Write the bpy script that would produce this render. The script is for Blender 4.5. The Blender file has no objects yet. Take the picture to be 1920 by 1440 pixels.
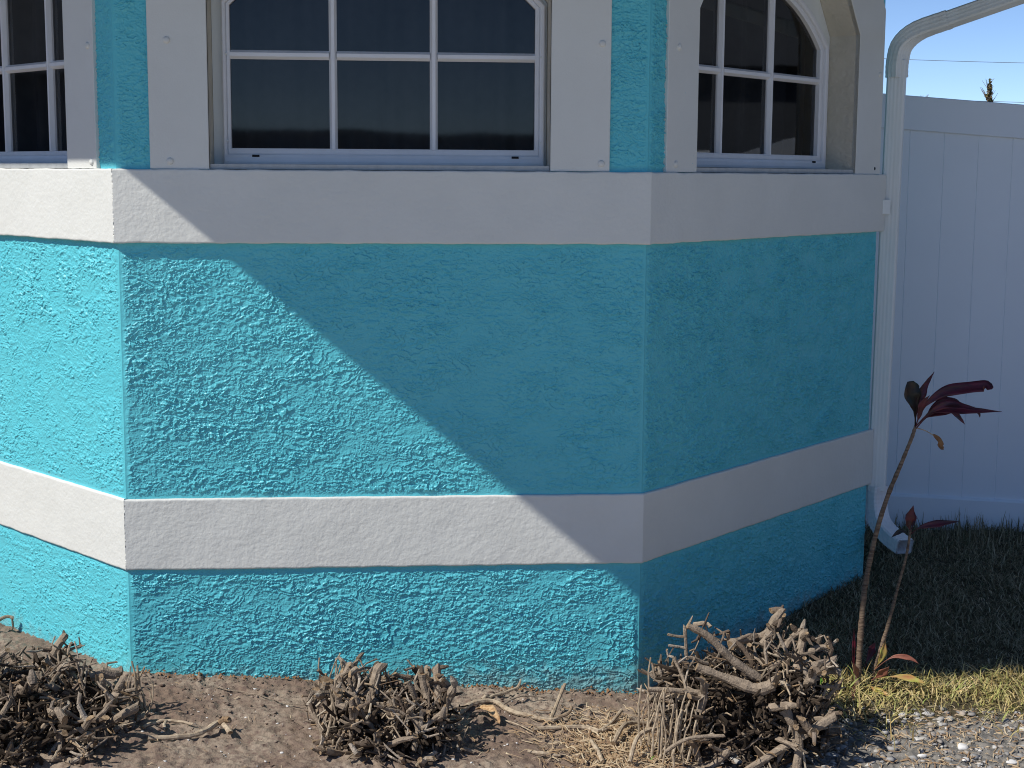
import bpy, math, random
import numpy as np
from mathutils import Vector, Matrix
C = bpy.context.scene.collection
# ------------------------------------------------------------------ camera
CAM = (0.8154, -4.6003, 1.4781); YAW, PIT, ROLL, FPX = 0.08074, 0.13851, 0.00626, 2815.15
sc = bpy.context.scene
cd = bpy.data.cameras.new("camera"); cam = bpy.data.objects.new("camera", cd); C.objects.link(cam)
_fw = Vector((math.sin(YAW)*math.cos(PIT), math.cos(YAW)*math.cos(PIT), -math.sin(PIT)))
_r = Vector((math.cos(YAW), -math.sin(YAW), 0)); _u = _r.cross(_fw)
_r2 = _r*math.cos(ROLL)+_u*math.sin(ROLL); _u2 = -_r*math.sin(ROLL)+_u*math.cos(ROLL)
m = Matrix((( _r2.x, _u2.x, -_fw.x), (_r2.y, _u2.y, -_fw.y), (_r2.z, _u2.z, -_fw.z))).to_4x4()
m.translation = Vector(CAM); cam.matrix_world = m
cd.sensor_width = 36; cd.lens = FPX/1920*36; cd.clip_start = .05; cd.clip_end = 3000
sc.camera = cam
# ------------------------------------------------------------------ light
SUNDIR = Vector((.859, .38, -1.0)).normalized()          # the way the sunlight travels
EL = math.asin(-SUNDIR.z); ROT = math.atan2(-SUNDIR.x, -SUNDIR.y)
w = bpy.data.worlds.new("World"); sc.world = w; w.use_nodes = True
nt = w.node_tree; nt.nodes.clear()
sky = nt.nodes.new("ShaderNodeTexSky"); sky.sky_type = 'NISHITA'; sky.sun_disc = False
sky.sun_elevation = EL; sky.sun_rotation = ROT; sky.air_density = .45; sky.dust_density = 0; sky.ozone_density = 3
bg = nt.nodes.new("ShaderNodeBackground"); bg.inputs[1].default_value = .112
ow = nt.nodes.new("ShaderNodeOutputWorld")
nt.links.new(sky.outputs[0], bg.inputs[0]); nt.links.new(bg.outputs[0], ow.inputs[0])
sl = bpy.data.lights.new("sun", 'SUN'); sl.energy = 3.45; sl.angle = math.radians(.53); sl.color = (1, .955, .89)
so = bpy.data.objects.new("sun", sl); C.objects.link(so)
so.rotation_euler = SUNDIR.to_track_quat('-Z', 'Y').to_euler()
sc.view_settings.view_transform = 'Standard'; sc.view_settings.look = 'None'
sc.view_settings.exposure = 0.42; sc.view_settings.gamma = 1.0
sc.cycles.use_denoising = True; sc.cycles.denoising_prefilter = 'NONE'; sc.cycles.denoising_input_passes = 'RGB_ALBEDO_NORMAL'; sc.cycles.pixel_filter_type = 'BLACKMAN_HARRIS'; sc.cycles.filter_width = 1.05; sc.cycles.max_bounces = 8; sc.cycles.transparent_max_bounces = 12
rnd = random.Random(7); rng = np.random.default_rng(7)
# ------------------------------------------------------------------ noise
def perlin(x, y, seed=0):
    x = np.asarray(x, float); y = np.asarray(y, float)
    xi = np.floor(x).astype(np.int64); yi = np.floor(y).astype(np.int64); xf = x-xi; yf = y-yi
    def gr(ix, iy, dx, dy):
        h = (ix*374761393 + iy*668265263 + seed*2147483647) & 0xffffffff
        h = ((h ^ (h >> 13))*1274126177) & 0xffffffff; h = h ^ (h >> 16)
        a = (h & 0xffff)/65536*2*np.pi
        return np.cos(a)*dx+np.sin(a)*dy
    u = xf*xf*xf*(xf*(xf*6-15)+10); v = yf*yf*yf*(yf*(yf*6-15)+10)
    a = gr(xi, yi, xf, yf); b = gr(xi+1, yi, xf-1, yf); c = gr(xi, yi+1, xf, yf-1); d = gr(xi+1, yi+1, xf-1, yf-1)
    return ((a+(b-a)*u)+((c+(d-c)*u)-(a+(b-a)*u))*v)*1.5
def sst(a, b, x):
    t = np.clip((x-a)/(b-a), 0, 1); return t*t*(3-2*t)
# ------------------------------------------------------------------ materials
def mat(name, col, rough=.6, spec=.4, var=0, vscale=8, col2=None, bump=0, bscale=120, bdist=.001, island=None, metal=0, detail=4, stretch=None):
    M = bpy.data.materials.new(name); M.use_nodes = True; t = M.node_tree; b = t.nodes['Principled BSDF']
    b.inputs['Base Color'].default_value = (*col, 1); b.inputs['Roughness'].default_value = rough
    b.inputs['Specular IOR Level'].default_value = spec; b.inputs['Metallic'].default_value = metal
    tc = t.nodes.new('ShaderNodeTexCoord'); src = tc.outputs['Object']
    if stretch:
        mp = t.nodes.new('ShaderNodeMapping'); mp.inputs['Scale'].default_value = stretch; t.links.new(src, mp.inputs[0]); src = mp.outputs[0]
    out = None
    if island:
        g = t.nodes.new('ShaderNodeNewGeometry'); r = t.nodes.new('ShaderNodeValToRGB'); el = r.color_ramp.elements
        while len(el) < len(island): el.new(.5)
        for i, c in enumerate(island): el[i].position = i/(len(island)-1); el[i].color = (*c, 1)
        t.links.new(g.outputs['Random Per Island'], r.inputs[0]); out = r.outputs[0]
    if col2 is not None:
        n = t.nodes.new('ShaderNodeTexNoise'); n.inputs['Scale'].default_value = vscale; n.inputs['Detail'].default_value = detail; n.inputs['Roughness'].default_value = .6
        t.links.new(src, n.inputs[0])
        r = t.nodes.new('ShaderNodeMapRange'); r.inputs[1].default_value = .38; r.inputs[2].default_value = .64
        t.links.new(n.outputs[0], r.inputs[0])
        mx = t.nodes.new('ShaderNodeMix'); mx.data_type = 'RGBA'
        if out: t.links.new(out, mx.inputs[6])
        else: mx.inputs[6].default_value = (*col, 1)
        mx.inputs[7].default_value = (*col2, 1)
        mu = t.nodes.new('ShaderNodeMath'); mu.operation = 'MULTIPLY'; mu.inputs[1].default_value = var or 1; t.links.new(r.outputs[0], mu.inputs[0])
        t.links.new(mu.outputs[0], mx.inputs[0]); out = mx.outputs[2]
    if out: t.links.new(out, b.inputs['Base Color'])
    if bump:
        n = t.nodes.new('ShaderNodeTexNoise'); n.inputs['Scale'].default_value = bscale; n.inputs['Detail'].default_value = 3
        t.links.new(src, n.inputs[0])
        bp = t.nodes.new('ShaderNodeBump'); bp.inputs['Strength'].default_value = bump; bp.inputs['Distance'].default_value = bdist
        t.links.new(n.outputs[0], bp.inputs['Height']); t.links.new(bp.outputs[0], b.inputs['Normal'])
    return M
M_cyan = mat('turquoise_paint', (.105, .54, .625), .42, .45, .6, 3, (.125, .57, .645), bump=.5, bscale=260, bdist=.0008)
M_cream = mat('cream_paint', (.715, .725, .68), .55, .4, .6, 5, (.67, .68, .635), bump=.6, bscale=190, bdist=.0009)
M_rev = mat('reveal_stucco', (.62, .58, .48), .7, .3, .8, 9, (.52, .49, .40), bump=1, bscale=60, bdist=.006)
M_vinyl = mat('white_vinyl', (.78, .79, .80), .35, .5, .5, 14, (.70, .71, .71), bump=.1, bscale=30)
M_caulk = mat('grey_sill_plaster', (.52, .54, .53), .8, .2, .7, 30, (.42, .44, .43), bump=.5, bscale=120, bdist=.001)
M_black = mat('black_slot', (.006, .006, .006), .6)
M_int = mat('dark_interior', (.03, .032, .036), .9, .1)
M_curt = mat('grey_curtain', (.17, .175, .18), .95, .1, 1, 3, (.10, .105, .11))
M_fence = mat('fence_vinyl', (.77, .83, .89), .4, .4, .5, 3, (.73, .79, .85), bump=.08, bscale=40)
M_spout = mat('spout_paint', (.79, .83, .81), .45, .45, .7, 11, (.70, .73, .70), stretch=(1, 1, .15), bump=.15, bscale=60)
M_roof = mat('roof_shingle', (.25, .24, .23), .9, .2, 1, 20, (.16, .155, .15))
M_bark = mat('weathered_bark', (.30, .24, .18), .8, .2, .5, 70, (.12, .09, .065), bump=1, bscale=190, bdist=.003,
             island=[(.34, .275, .20), (.10, .07, .05), (.56, .48, .38), (.18, .135, .10), (.05, .037, .027), (.40, .32, .235), (.12, .088, .065), (.06, .044, .032), (.26, .20, .145), (.14, .105, .075)])
M_gap = mat('gap_shade_wood', (.05, .038, .028), .9, .1, .6, 60, (.025, .02, .015), island=[(.05, .037, .027), (.10, .073, .052), (.03, .023, .017), (.07, .052, .038)])  # near-black colour stands for the shade in the shrub gaps
M_clod = mat('soil_clod', (.2, .15, .12), .95, .1, .5, 90, (.12, .085, .065), island=[(.24, .175, .14), (.13, .09, .07), (.33, .265, .215), (.18, .13, .10)], bump=.6, bscale=200)
M_cut = mat('cut_wood', (.36, .26, .16), .8, .2, 1, 150, (.17, .11, .06), bump=.6, bscale=200)
M_twig = mat('dry_twig', (.40, .30, .19), .85, .15, .7, 70, (.20, .14, .09), bump=.5, bscale=200,
             island=[(.50, .41, .29), (.26, .18, .11), (.58, .50, .38), (.36, .24, .13), (.20, .13, .08)])
M_straw = mat('straw', (.5, .36, .18), .85, .15, island=[(.46, .34, .20), (.27, .17, .10), (.56, .46, .31), (.36, .24, .13), (.20, .13, .085)])
M_stone = mat('shell_stone', (.6, .58, .54), .8, .2, .6, 60, (.34, .33, .31), island=[(.70, .68, .63), (.36, .35, .34), (.20, .20, .20), (.50, .47, .42), (.25, .25, .25), (.44, .36, .28)], bump=.5, bscale=100)
M_white = mat('white_stone', (.74, .73, .70), .7, .3, .8, 40, (.55, .53, .50), bump=.6, bscale=60, bdist=.004)
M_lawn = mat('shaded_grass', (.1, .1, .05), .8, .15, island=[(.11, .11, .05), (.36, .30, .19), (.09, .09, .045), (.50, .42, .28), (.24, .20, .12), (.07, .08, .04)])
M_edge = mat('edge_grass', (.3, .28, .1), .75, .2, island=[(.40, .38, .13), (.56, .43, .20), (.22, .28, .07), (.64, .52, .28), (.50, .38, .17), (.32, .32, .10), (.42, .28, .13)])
M_stem = mat('ringed_stem', (.26, .19, .13), .8, .2, 1, 60, (.09, .06, .045), bump=.9, bscale=120, bdist=.004, stretch=(.3, .3, 3))
M_red = mat('burgundy_leaf', (.035, .006, .010), .4, .4, 1, 18, (.10, .010, .022), stretch=(1, 1, 4))
M_dark = mat('dark_leaf', (.012, .016, .010), .4, .4, .8, 20, (.03, .012, .012))
M_gold = mat('yellow_green_leaf', (.32, .36, .07), .45, .4, 1, 18, (.40, .17, .07))
M_pink = mat('pink_leaf', (.30, .12, .08), .45, .4, 1, 20, (.20, .07, .045))
M_brown = mat('dead_leaf', (.30, .16, .07), .8, .2, 1, 60, (.16, .08, .04))
M_husk = mat('pale_husk', (.58, .40, .22), .8, .2, 1, 90, (.34, .19, .09), bump=.6, bscale=150)
M_green = mat('fresh_green_leaf', (.12, .33, .03), .4, .5, 1, 60, (.20, .40, .06))
M_tree = mat('tree_leaves', (.06, .08, .03), .7, .2, island=[(.07, .08, .03), (.16, .13, .05), (.26, .19, .09)])
M_wire = mat('wire', (.26, .32, .38), .6)
# glass: mirror-like skin over a tinted see-through body
M_glass = bpy.data.materials.new('window_glass'); M_glass.use_nodes = True; t = M_glass.node_tree; t.nodes.clear()
o_ = t.nodes.new('ShaderNodeOutputMaterial'); mx = t.nodes.new('ShaderNodeMixShader'); fr = t.nodes.new('ShaderNodeFresnel'); fr.inputs[0].default_value = 1.52
tr = t.nodes.new('ShaderNodeBsdfTransparent'); tr.inputs[0].default_value = (.5, .5, .5, 1)
gl = t.nodes.new('ShaderNodeBsdfGlossy'); gl.inputs['Roughness'].default_value = .03; gl.inputs[0].default_value = (.8, .8, .8, 1)
nz = t.nodes.new('ShaderNodeTexNoise'); nz.inputs['Scale'].default_value = 1.6; bp = t.nodes.new('ShaderNodeBump'); bp.inputs['Strength'].default_value = .07; bp.inputs['Distance'].default_value = .01
t.links.new(nz.outputs[0], bp.inputs['Height']); t.links.new(bp.outputs[0], gl.inputs['Normal'])
t.links.new(fr.outputs[0], mx.inputs[0]); t.links.new(tr.outputs[0], mx.inputs[1]); t.links.new(gl.outputs[0], mx.inputs[2]); t.links.new(mx.outputs[0], o_.inputs[0])
# ------------------------------------------------------------------ object helpers
class MB:
    def __init__(s): s.v = []; s.f = []; s.m = []
    def add(s, vs, fs, mi=0):
        k = len(s.v); s.v += [tuple(p) for p in vs]; s.f += [tuple(i+k for i in f) for f in fs]; s.m += [mi]*len(fs)
    def build(s, name, mats, parent=None, smooth=False):
        me = bpy.data.meshes.new(name); me.from_pydata(s.v, [], s.f)
        for x in (mats if isinstance(mats, (list, tuple)) else [mats]): me.materials.append(x)
        if any(s.m): me.polygons.foreach_set('material_index', s.m)
        if smooth: me.polygons.foreach_set('use_smooth', [True]*len(s.f))
        me.update(); o = bpy.data.objects.new(name, me); C.objects.link(o)
        if parent: o.parent = parent
        return o
def link_np(name, V, F, mats, parent=None, smooth=True):
    me = bpy.data.meshes.new(name); V = np.asarray(V, np.float32); F = np.asarray(F, np.int32); k = F.shape[1]
    me.vertices.add(len(V)); me.vertices.foreach_set('co', V.ravel())
    me.loops.add(F.size); me.loops.foreach_set('vertex_index', F.ravel())
    me.polygons.add(len(F)); me.polygons.foreach_set('loop_start', np.arange(0, F.size, k, dtype=np.int32))
    me.polygons.foreach_set('loop_total', np.full(len(F), k, np.int32))
    if smooth: me.polygons.foreach_set('use_smooth', np.ones(len(F), bool))
    for x in (mats if isinstance(mats, (list, tuple)) else [mats]): me.materials.append(x)
    me.update(calc_edges=True); me.validate(); o = bpy.data.objects.new(name, me); C.objects.link(o)
    if parent: o.parent = parent
    return o
def empty(name, loc=(0, 0, 0)):
    o = bpy.data.objects.new(name, None); C.objects.link(o); o.location = loc; o.empty_display_size = .1; return o
def tag(o, label=None, cat=None, group=None, kind=None):
    for k, v in (('label', label), ('category', cat), ('group', group), ('kind', kind)):
        if v: o[k] = v
    return o
def keep(o, root):
    """parent with the root's offset taken out, so meshes are written in world coordinates"""
    o.parent = root; o.matrix_parent_inverse = Matrix.Translation(-root.location); return o
def gridfaces(nu, nv, base=0):
    i = np.arange(nu-1)[:, None]; j = np.arange(nv-1)[None, :]; a = (i*nv+j+base).ravel()
    return np.stack([a, a+nv, a+nv+1, a+1], 1)
# ------------------------------------------------------------------ bay geometry
W = 1.6; AL, AR = .8755, .8082; SLEN = 1.6
FACE = {'C': ((0, 0), (1, 0), (0, -1)),
        'L': ((0, 0), (-math.cos(AL), math.sin(AL)), (-math.sin(AL), -math.cos(AL))),
        'R': ((W, 0), (math.cos(AR), math.sin(AR)), (math.sin(AR), -math.cos(AR)))}
def P(side, t, off, z):
    c, e, n = FACE[side]; return (c[0]+e[0]*t+n[0]*off, c[1]+e[1]*t+n[1]*off, z)
def Pn(side, T, O, Z):
    c, e, n = FACE[side]; return np.stack([c[0]+e[0]*T+n[0]*O, c[1]+e[1]*T+n[1]*O, Z], -1)
house = empty('house', (.8, 1.5, -.15))
tag(house, 'turquoise stucco house with angled bay, cream bands and white arched windows', 'house')
ZT1, ZB1, ZT2, ZB2, P1, P2 = 1.488, 1.2684, .4839, .2606, .022, .0115
def stucco(u, v, seed):
    if u.size > 60000:                                        # in slices, to keep memory down
        return np.concatenate([stucco(a_, b_, seed) for a_, b_ in zip(np.array_split(u, u.size//50000+1), np.array_split(v, u.size//50000+1))])
    s = seed*10
    a = perlin(u*5.5, v*10, s+1); b = perlin(u*15, v*25, s+2); d = perlin(u*46, v*70, s+3); fine = perlin(u*150, v*170, s+13)
    tilt = u*3.0*perlin(u*.8+5, v*.8, s+9)
    def flake(f):                       # trowelled flakes: sharp overhanging lower edge with a lip, fading out upwards
        q = f-np.floor(f); return (.45*(1-q)+.55*np.exp(-q*8))*sst(0, .03, q)
    F1 = flake(v*22 + 2.3*a + 1.75*b + .62*d + .17*fine + tilt)
    F2 = flake(v*42 + 2.0*perlin(u*10, v*19, s+4) + 1.9*perlin(u*31, v*48, s+5) + .6*perlin(u*80, v*110, s+16) + .2*fine - tilt)
    n = perlin(u*34, v*60, s+6)+.65*perlin(u*85, v*125, s+7)+.25*fine
    pl = sst(-.02, .03, n)+.6*sst(.36, .41, n)
    m1 = sst(-.22, .22, perlin(u*6, v*12, s+8)); m2 = sst(-.22, .22, perlin(u*9+3, v*15, s+10)); m3 = sst(-.3, .2, perlin(u*8+9, v*9, s+14)); big = .85+.35*perlin(u*2.5, v*2.5, s+12)
    return (.0044*F1*(m1*.6+.4)+.0030*F2*(m2*.65+.35)+.0014*pl*(m3*.7+.3)+.0003*perlin(u*230, v*260, s+15)+.0006*d)*np.clip(big, .6, 1.2)*(2.3 if seed == 3 else 1.4)
def wallgrid(side, ts, zs, seed, amp=1, corners=(0,)):
    T, Z = np.meshgrid(ts, zs, indexing='ij'); H = stucco(T+3, Z+3, seed)*amp
    fade = np.ones_like(T)
    for c in corners: fade *= sst(.002, .018, np.abs(T-c))*.97+.03
    H = H*fade; edge = np.ones_like(T)
    for zz in (ZB1, ZT2, ZB2, ZT1): edge *= .25+.75*sst(.004, .022, np.abs(Z-zz))
    H = H*edge; H = np.where(((Z > ZB2) & (Z < ZT2)) | ((Z > ZB1) & (Z < ZT1)), H*.25, H)
    return Pn(side, T, H, Z).reshape(-1, 3), gridfaces(len(ts), len(zs)) if side != 'L' else gridfaces(len(ts), len(zs))[:, ::-1]
TRIM = {'C': (.102, .276, 1.299, 1.481), 'R': (.084, .260, 1.374, 1.581), 'L': (.092, .270, 1.30, 1.50)}
def wall_face(side, res, length, fine_to, corners):
    zl = np.arange(-.32, ZT1+.001, res); tl = np.arange(0, min(fine_to, length)+.0001, res)
    if fine_to < length: tl = np.concatenate([tl, np.linspace(fine_to+.02, length, 20)])
    tl[-1] = length
    a, b, c, d = TRIM[side]; V = []; F = []; k = 0
    z2 = np.arange(ZT1-.002, 2.525, res)
    for ts, zs in ((tl, zl), (np.arange(0, b+.001, res), z2), (np.append(np.arange(c, length, res), length), z2), (np.linspace(b, c, 12), np.linspace(2.2, 2.525, 6))):
        v, f = wallgrid(side, ts, zs, {'C': 1, 'L': 2, 'R': 3}[side], corners=corners); V.append(v); F.append(f+k); k += len(v)
    keep(link_np('wall', np.concatenate(V), np.concatenate(F), M_cyan, smooth=False), house)
wall_face('C', .0018, W, W, (0, W)); wall_face('L', .0019, SLEN, .98, (0, SLEN)); wall_face('R', .0021, SLEN, SLEN, (0, SLEN))
# main house walls running on from the bay
LE = P('L', SLEN, 0, 0); RE = P('R', SLEN, 0, 0)
b = MB()
b.add([(LE[0], LE[1], -.4), (LE[0], 7, -.4), (LE[0], 7, 2.525), (LE[0], LE[1], 2.525)], [(0, 3, 2, 1)])
b.add([(RE[0], RE[1], -.4), (RE[0], 7, -.4), (RE[0], 7, 2.525), (RE[0], RE[1], 2.525)], [(0, 1, 2, 3)])
b.add([(RE[0], 7, -.4), (LE[0], 7, -.4), (LE[0], 7, 2.525), (RE[0], 7, 2.525)], [(0, 1, 2, 3)])
keep(b.build('wall', M_cyan), house)
# roof with a deep eave that shades the bay
E_ = .93; RZ = 2.526
A = np.array([-E_*math.tan(AL/2), -E_]); B = np.array([W+E_*math.tan(AR/2), -E_])
dL = np.array(FACE['L'][1]); dR = np.array(FACE['R'][1])
L2 = A+dL*3.2; R2 = B+dR*3.0
pl = [A, B, R2, np.array([3.9, 1.86]), np.array([2.74, 1.9]), np.array([2.74, 7.6]), np.array([L2[0], 7.6]), L2]
ctr = np.array([1.0, 4.5]); b = MB(); n = len(pl); vv = []
for (k, z) in ((1, RZ), (1, RZ+.13), (.12, RZ+1.35)): vv += [tuple(ctr+(p-ctr)*k)+(z,) for p in pl]
ff = [tuple(range(n-1, -1, -1)), tuple(range(2*n, 3*n))]
for j in (0, 1): ff += [(j*n+i, j*n+(i+1) % n, (j+1)*n+(i+1) % n, (j+1)*n+i) for i in range(n)]
b.add(vv, ff); keep(b.build('roof', M_roof), house)
# bands: a mitred strip over the three faces, hand-trowelled edges
def band(zb, zt, pr, seed):
    kL = pr*math.tan(AL/2); kR = pr*math.tan(AR/2); zs = np.arange(zb, zt+.0001, (zt-zb)/70)
    segs = [('L', np.append(np.linspace(SLEN, 1.05, 10), np.arange(1.04, -kL, -.003)), -kL), ('C', np.arange(-kL, W+kR, .003), W+kR), ('R', np.arange(-kR+.003, SLEN+.02, .0035), SLEN+.02)]
    cols = []; u0 = 0
    for side, ts, end in segs:
        ts = np.append(ts, end); T, Z = np.meshgrid(ts, zs, indexing='ij'); U = T+{'L': -5, 'C': 0, 'R': 5}[side]; fz = 1 if side != 'L' else 1
        H = .00035*perlin(U*75, Z*95, seed)+.0004*perlin(U*160, Z*190, seed+1)+.0010*perlin(U*9, Z*9, seed+2)+.0004*perlin(U*36, Z*40, seed+4)
        fade = np.ones_like(T)
        for c in ({'L': (-kL,), 'C': (-kL, W+kR), 'R': (-kR,)}[side]): fade *= sst(0, .012, np.abs(T-c))
        H *= fade
        rr = np.minimum(Z-zb, zt-Z); rnd_ = np.where(rr < .004, .0022*(1-rr/.004)**2, 0)
        wob = .0018*perlin(U*14, Z*0+.3, seed+3)+.0007*perlin(U*50, Z*0+.7, seed+5)
        Zw = Z+wob*((Z-zb)/(zt-zb)*2-1)
        cols.append(Pn(side, T, pr+H-rnd_, Zw))
    G = np.concatenate(cols, 0); nu, nv = G.shape[:2]; V = G.reshape(-1, 3); F = gridfaces(nu, nv)
    # top and bottom returns into the wall
    inner = []
    for (side, ts, end) in segs:
        ts = np.append(ts, end); inner.append(Pn(side, ts, np.full(len(ts), -.01), ts*0+zb))
    I = np.concatenate(inner, 0); It = I.copy(); It[:, 2] = zt
    a = np.arange(nu-1)
    Fb = np.stack([len(V)+a, len(V)+a+1, (a+1)*nv, a*nv], 1); Ft = np.stack([a*nv+nv-1, (a+1)*nv+nv-1, len(V)+nu+a+1, len(V)+nu+a], 1)
    V = np.concatenate([V, I, It]); F = np.concatenate([F, Fb, Ft])
    last = nu-1; F = np.concatenate([F, np.array([[last*nv, len(V)-nu-1, len(V)-1, last*nv+nv-1]])])
    return keep(link_np('band', V, F, M_cream), house)
tag(band(ZB1, ZT1, P1, 50), 'upper cream band running under the windows'); tag(band(ZB2, ZT2, P2, 70), 'lower cream band near the ground')
t = M_cyan.node_tree; b_ = t.nodes['Principled BSDF']; src = b_.inputs['Base Color'].links[0].from_socket
tc = t.nodes.new('ShaderNodeTexCoord'); sp = t.nodes.new('ShaderNodeSeparateXYZ'); t.links.new(tc.outputs['Object'], sp.inputs[0])
nn = t.nodes.new('ShaderNodeTexNoise'); nn.inputs['Scale'].default_value = 26; nn.inputs['Detail'].default_value = 6; t.links.new(tc.outputs['Object'], nn.inputs[0])
ad = t.nodes.new('ShaderNodeMath'); ad.operation = 'MULTIPLY_ADD'; ad.inputs[1].default_value = -.22; t.links.new(nn.outputs[0], ad.inputs[0]); t.links.new(sp.outputs[2], ad.inputs[2])
mr = t.nodes.new('ShaderNodeMapRange'); mr.inputs[1].default_value = -.17; mr.inputs[2].default_value = -.25; mr.inputs[4].default_value = .5; t.links.new(ad.outputs[0], mr.inputs[0])
mx = t.nodes.new('ShaderNodeMix'); mx.data_type = 'RGBA'; mx.inputs[7].default_value = (.26, .27, .24, 1); t.links.new(src, mx.inputs[6]); t.links.new(mr.outputs[0], mx.inputs[0]); t.links.new(mx.outputs[2], b_.inputs['Base Color'])
# outlines of openings: same number of points whatever the head's shape
K = 6
def outline(t0, t1, z0, zs, zt, kind, cut=.12):
    pts = [(t0, z0)]
    if kind == 'chamfer':
        cs = [(t0, zs), (t0+cut, zt), (t1-cut, zt), (t1, zs)]
        for i in range(3):
            for j in range(K): pts.append((cs[i][0]+(cs[i+1][0]-cs[i][0])*j/K, cs[i][1]+(cs[i+1][1]-cs[i][1])*j/K))
        pts.append(cs[3])
    else:
        h = (t1-t0)/2; r = zt-zs; R = (h*h+r*r)/(2*r); a0 = math.asin(min(1, h/R)); cz = zt-R
        for j in range(3*K+1):
            a = -a0+2*a0*j/(3*K); pts.append(((t0+t1)/2+R*math.sin(a), cz+R*math.cos(a)))
    pts.append((t1, z0)); return pts
def ring(mb, side, o_out, o_in, off0, off1, mi=0, closed=True, bevel=0):
    """frame between two outlines, from depth off1 (back) to off0 (front)"""
    n = len(o_out); vs = []
    def mid(a, c, k): return (a[0]+(c[0]-a[0])*k, a[1]+(c[1]-a[1])*k)
    wd = abs(o_in[0][0]-o_out[0][0]) or 1; kb = min(.3, bevel/wd) if bevel else 0
    for (o, off) in ((o_out, off1), (o_out, off0-bevel), ([mid(a, c, kb) for a, c in zip(o_out, o_in)], off0), ([mid(c, a, kb) for a, c in zip(o_out, o_in)], off0), (o_in, off0-bevel), (o_in, off1)):
        vs += [P(side, t_, off, z_) for t_, z_ in o]
    fs = []
    for k in range(6):
        k2 = (k+1) % 6
        for i in range(n if closed else n-1):
            j = (i+1) % n; q = (k*n+i, k2*n+i, k2*n+j, k*n+j); fs.append(q if side != 'L' else q[::-1])
    mb.add(vs, fs, mi)
def pbox(mb, side, t0, t1, z0, z1, off0, off1, mi=0, bev=0, axis='v'):
    """box on a face; bev slopes its front like a glazing bar"""
    if bev:
        if axis == 'v': fr_ = [(t0, z0), (t0+bev, z0), (t1-bev, z0), (t1, z0)]; prof = [(t0, off1), (t0, off1+(off0-off1)*.45), (t0+bev, off0), (t1-bev, off0), (t1, off1+(off0-off1)*.45), (t1, off1)]; vs = [P(side, a, o, z) for z in (z0, z1) for a, o in prof]
        else: prof = [(z0, off1), (z0, off1+(off0-off1)*.45), (z0+bev, off0), (z1-bev, off0), (z1, off1+(off0-off1)*.45), (z1, off1)]; vs = [P(side, a, o, z) for a in (t0, t1) for z, o in prof]
        mb.add(vs, [(i, (i+1) % 6, 6+(i+1) % 6, 6+i) for i in range(6)]+[tuple(range(6)), tuple(range(11, 5, -1))], mi); return
    vs = [P(side, a, o, z) for a in (t0, t1) for o in (off0, off1) for z in (z0, z1)]
    mb.add(vs, [(0, 1, 3, 2), (4, 6, 7, 5), (0, 4, 5, 1), (2, 3, 7, 6), (1, 5, 7, 3), (0, 2, 6, 4)], mi)
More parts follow.
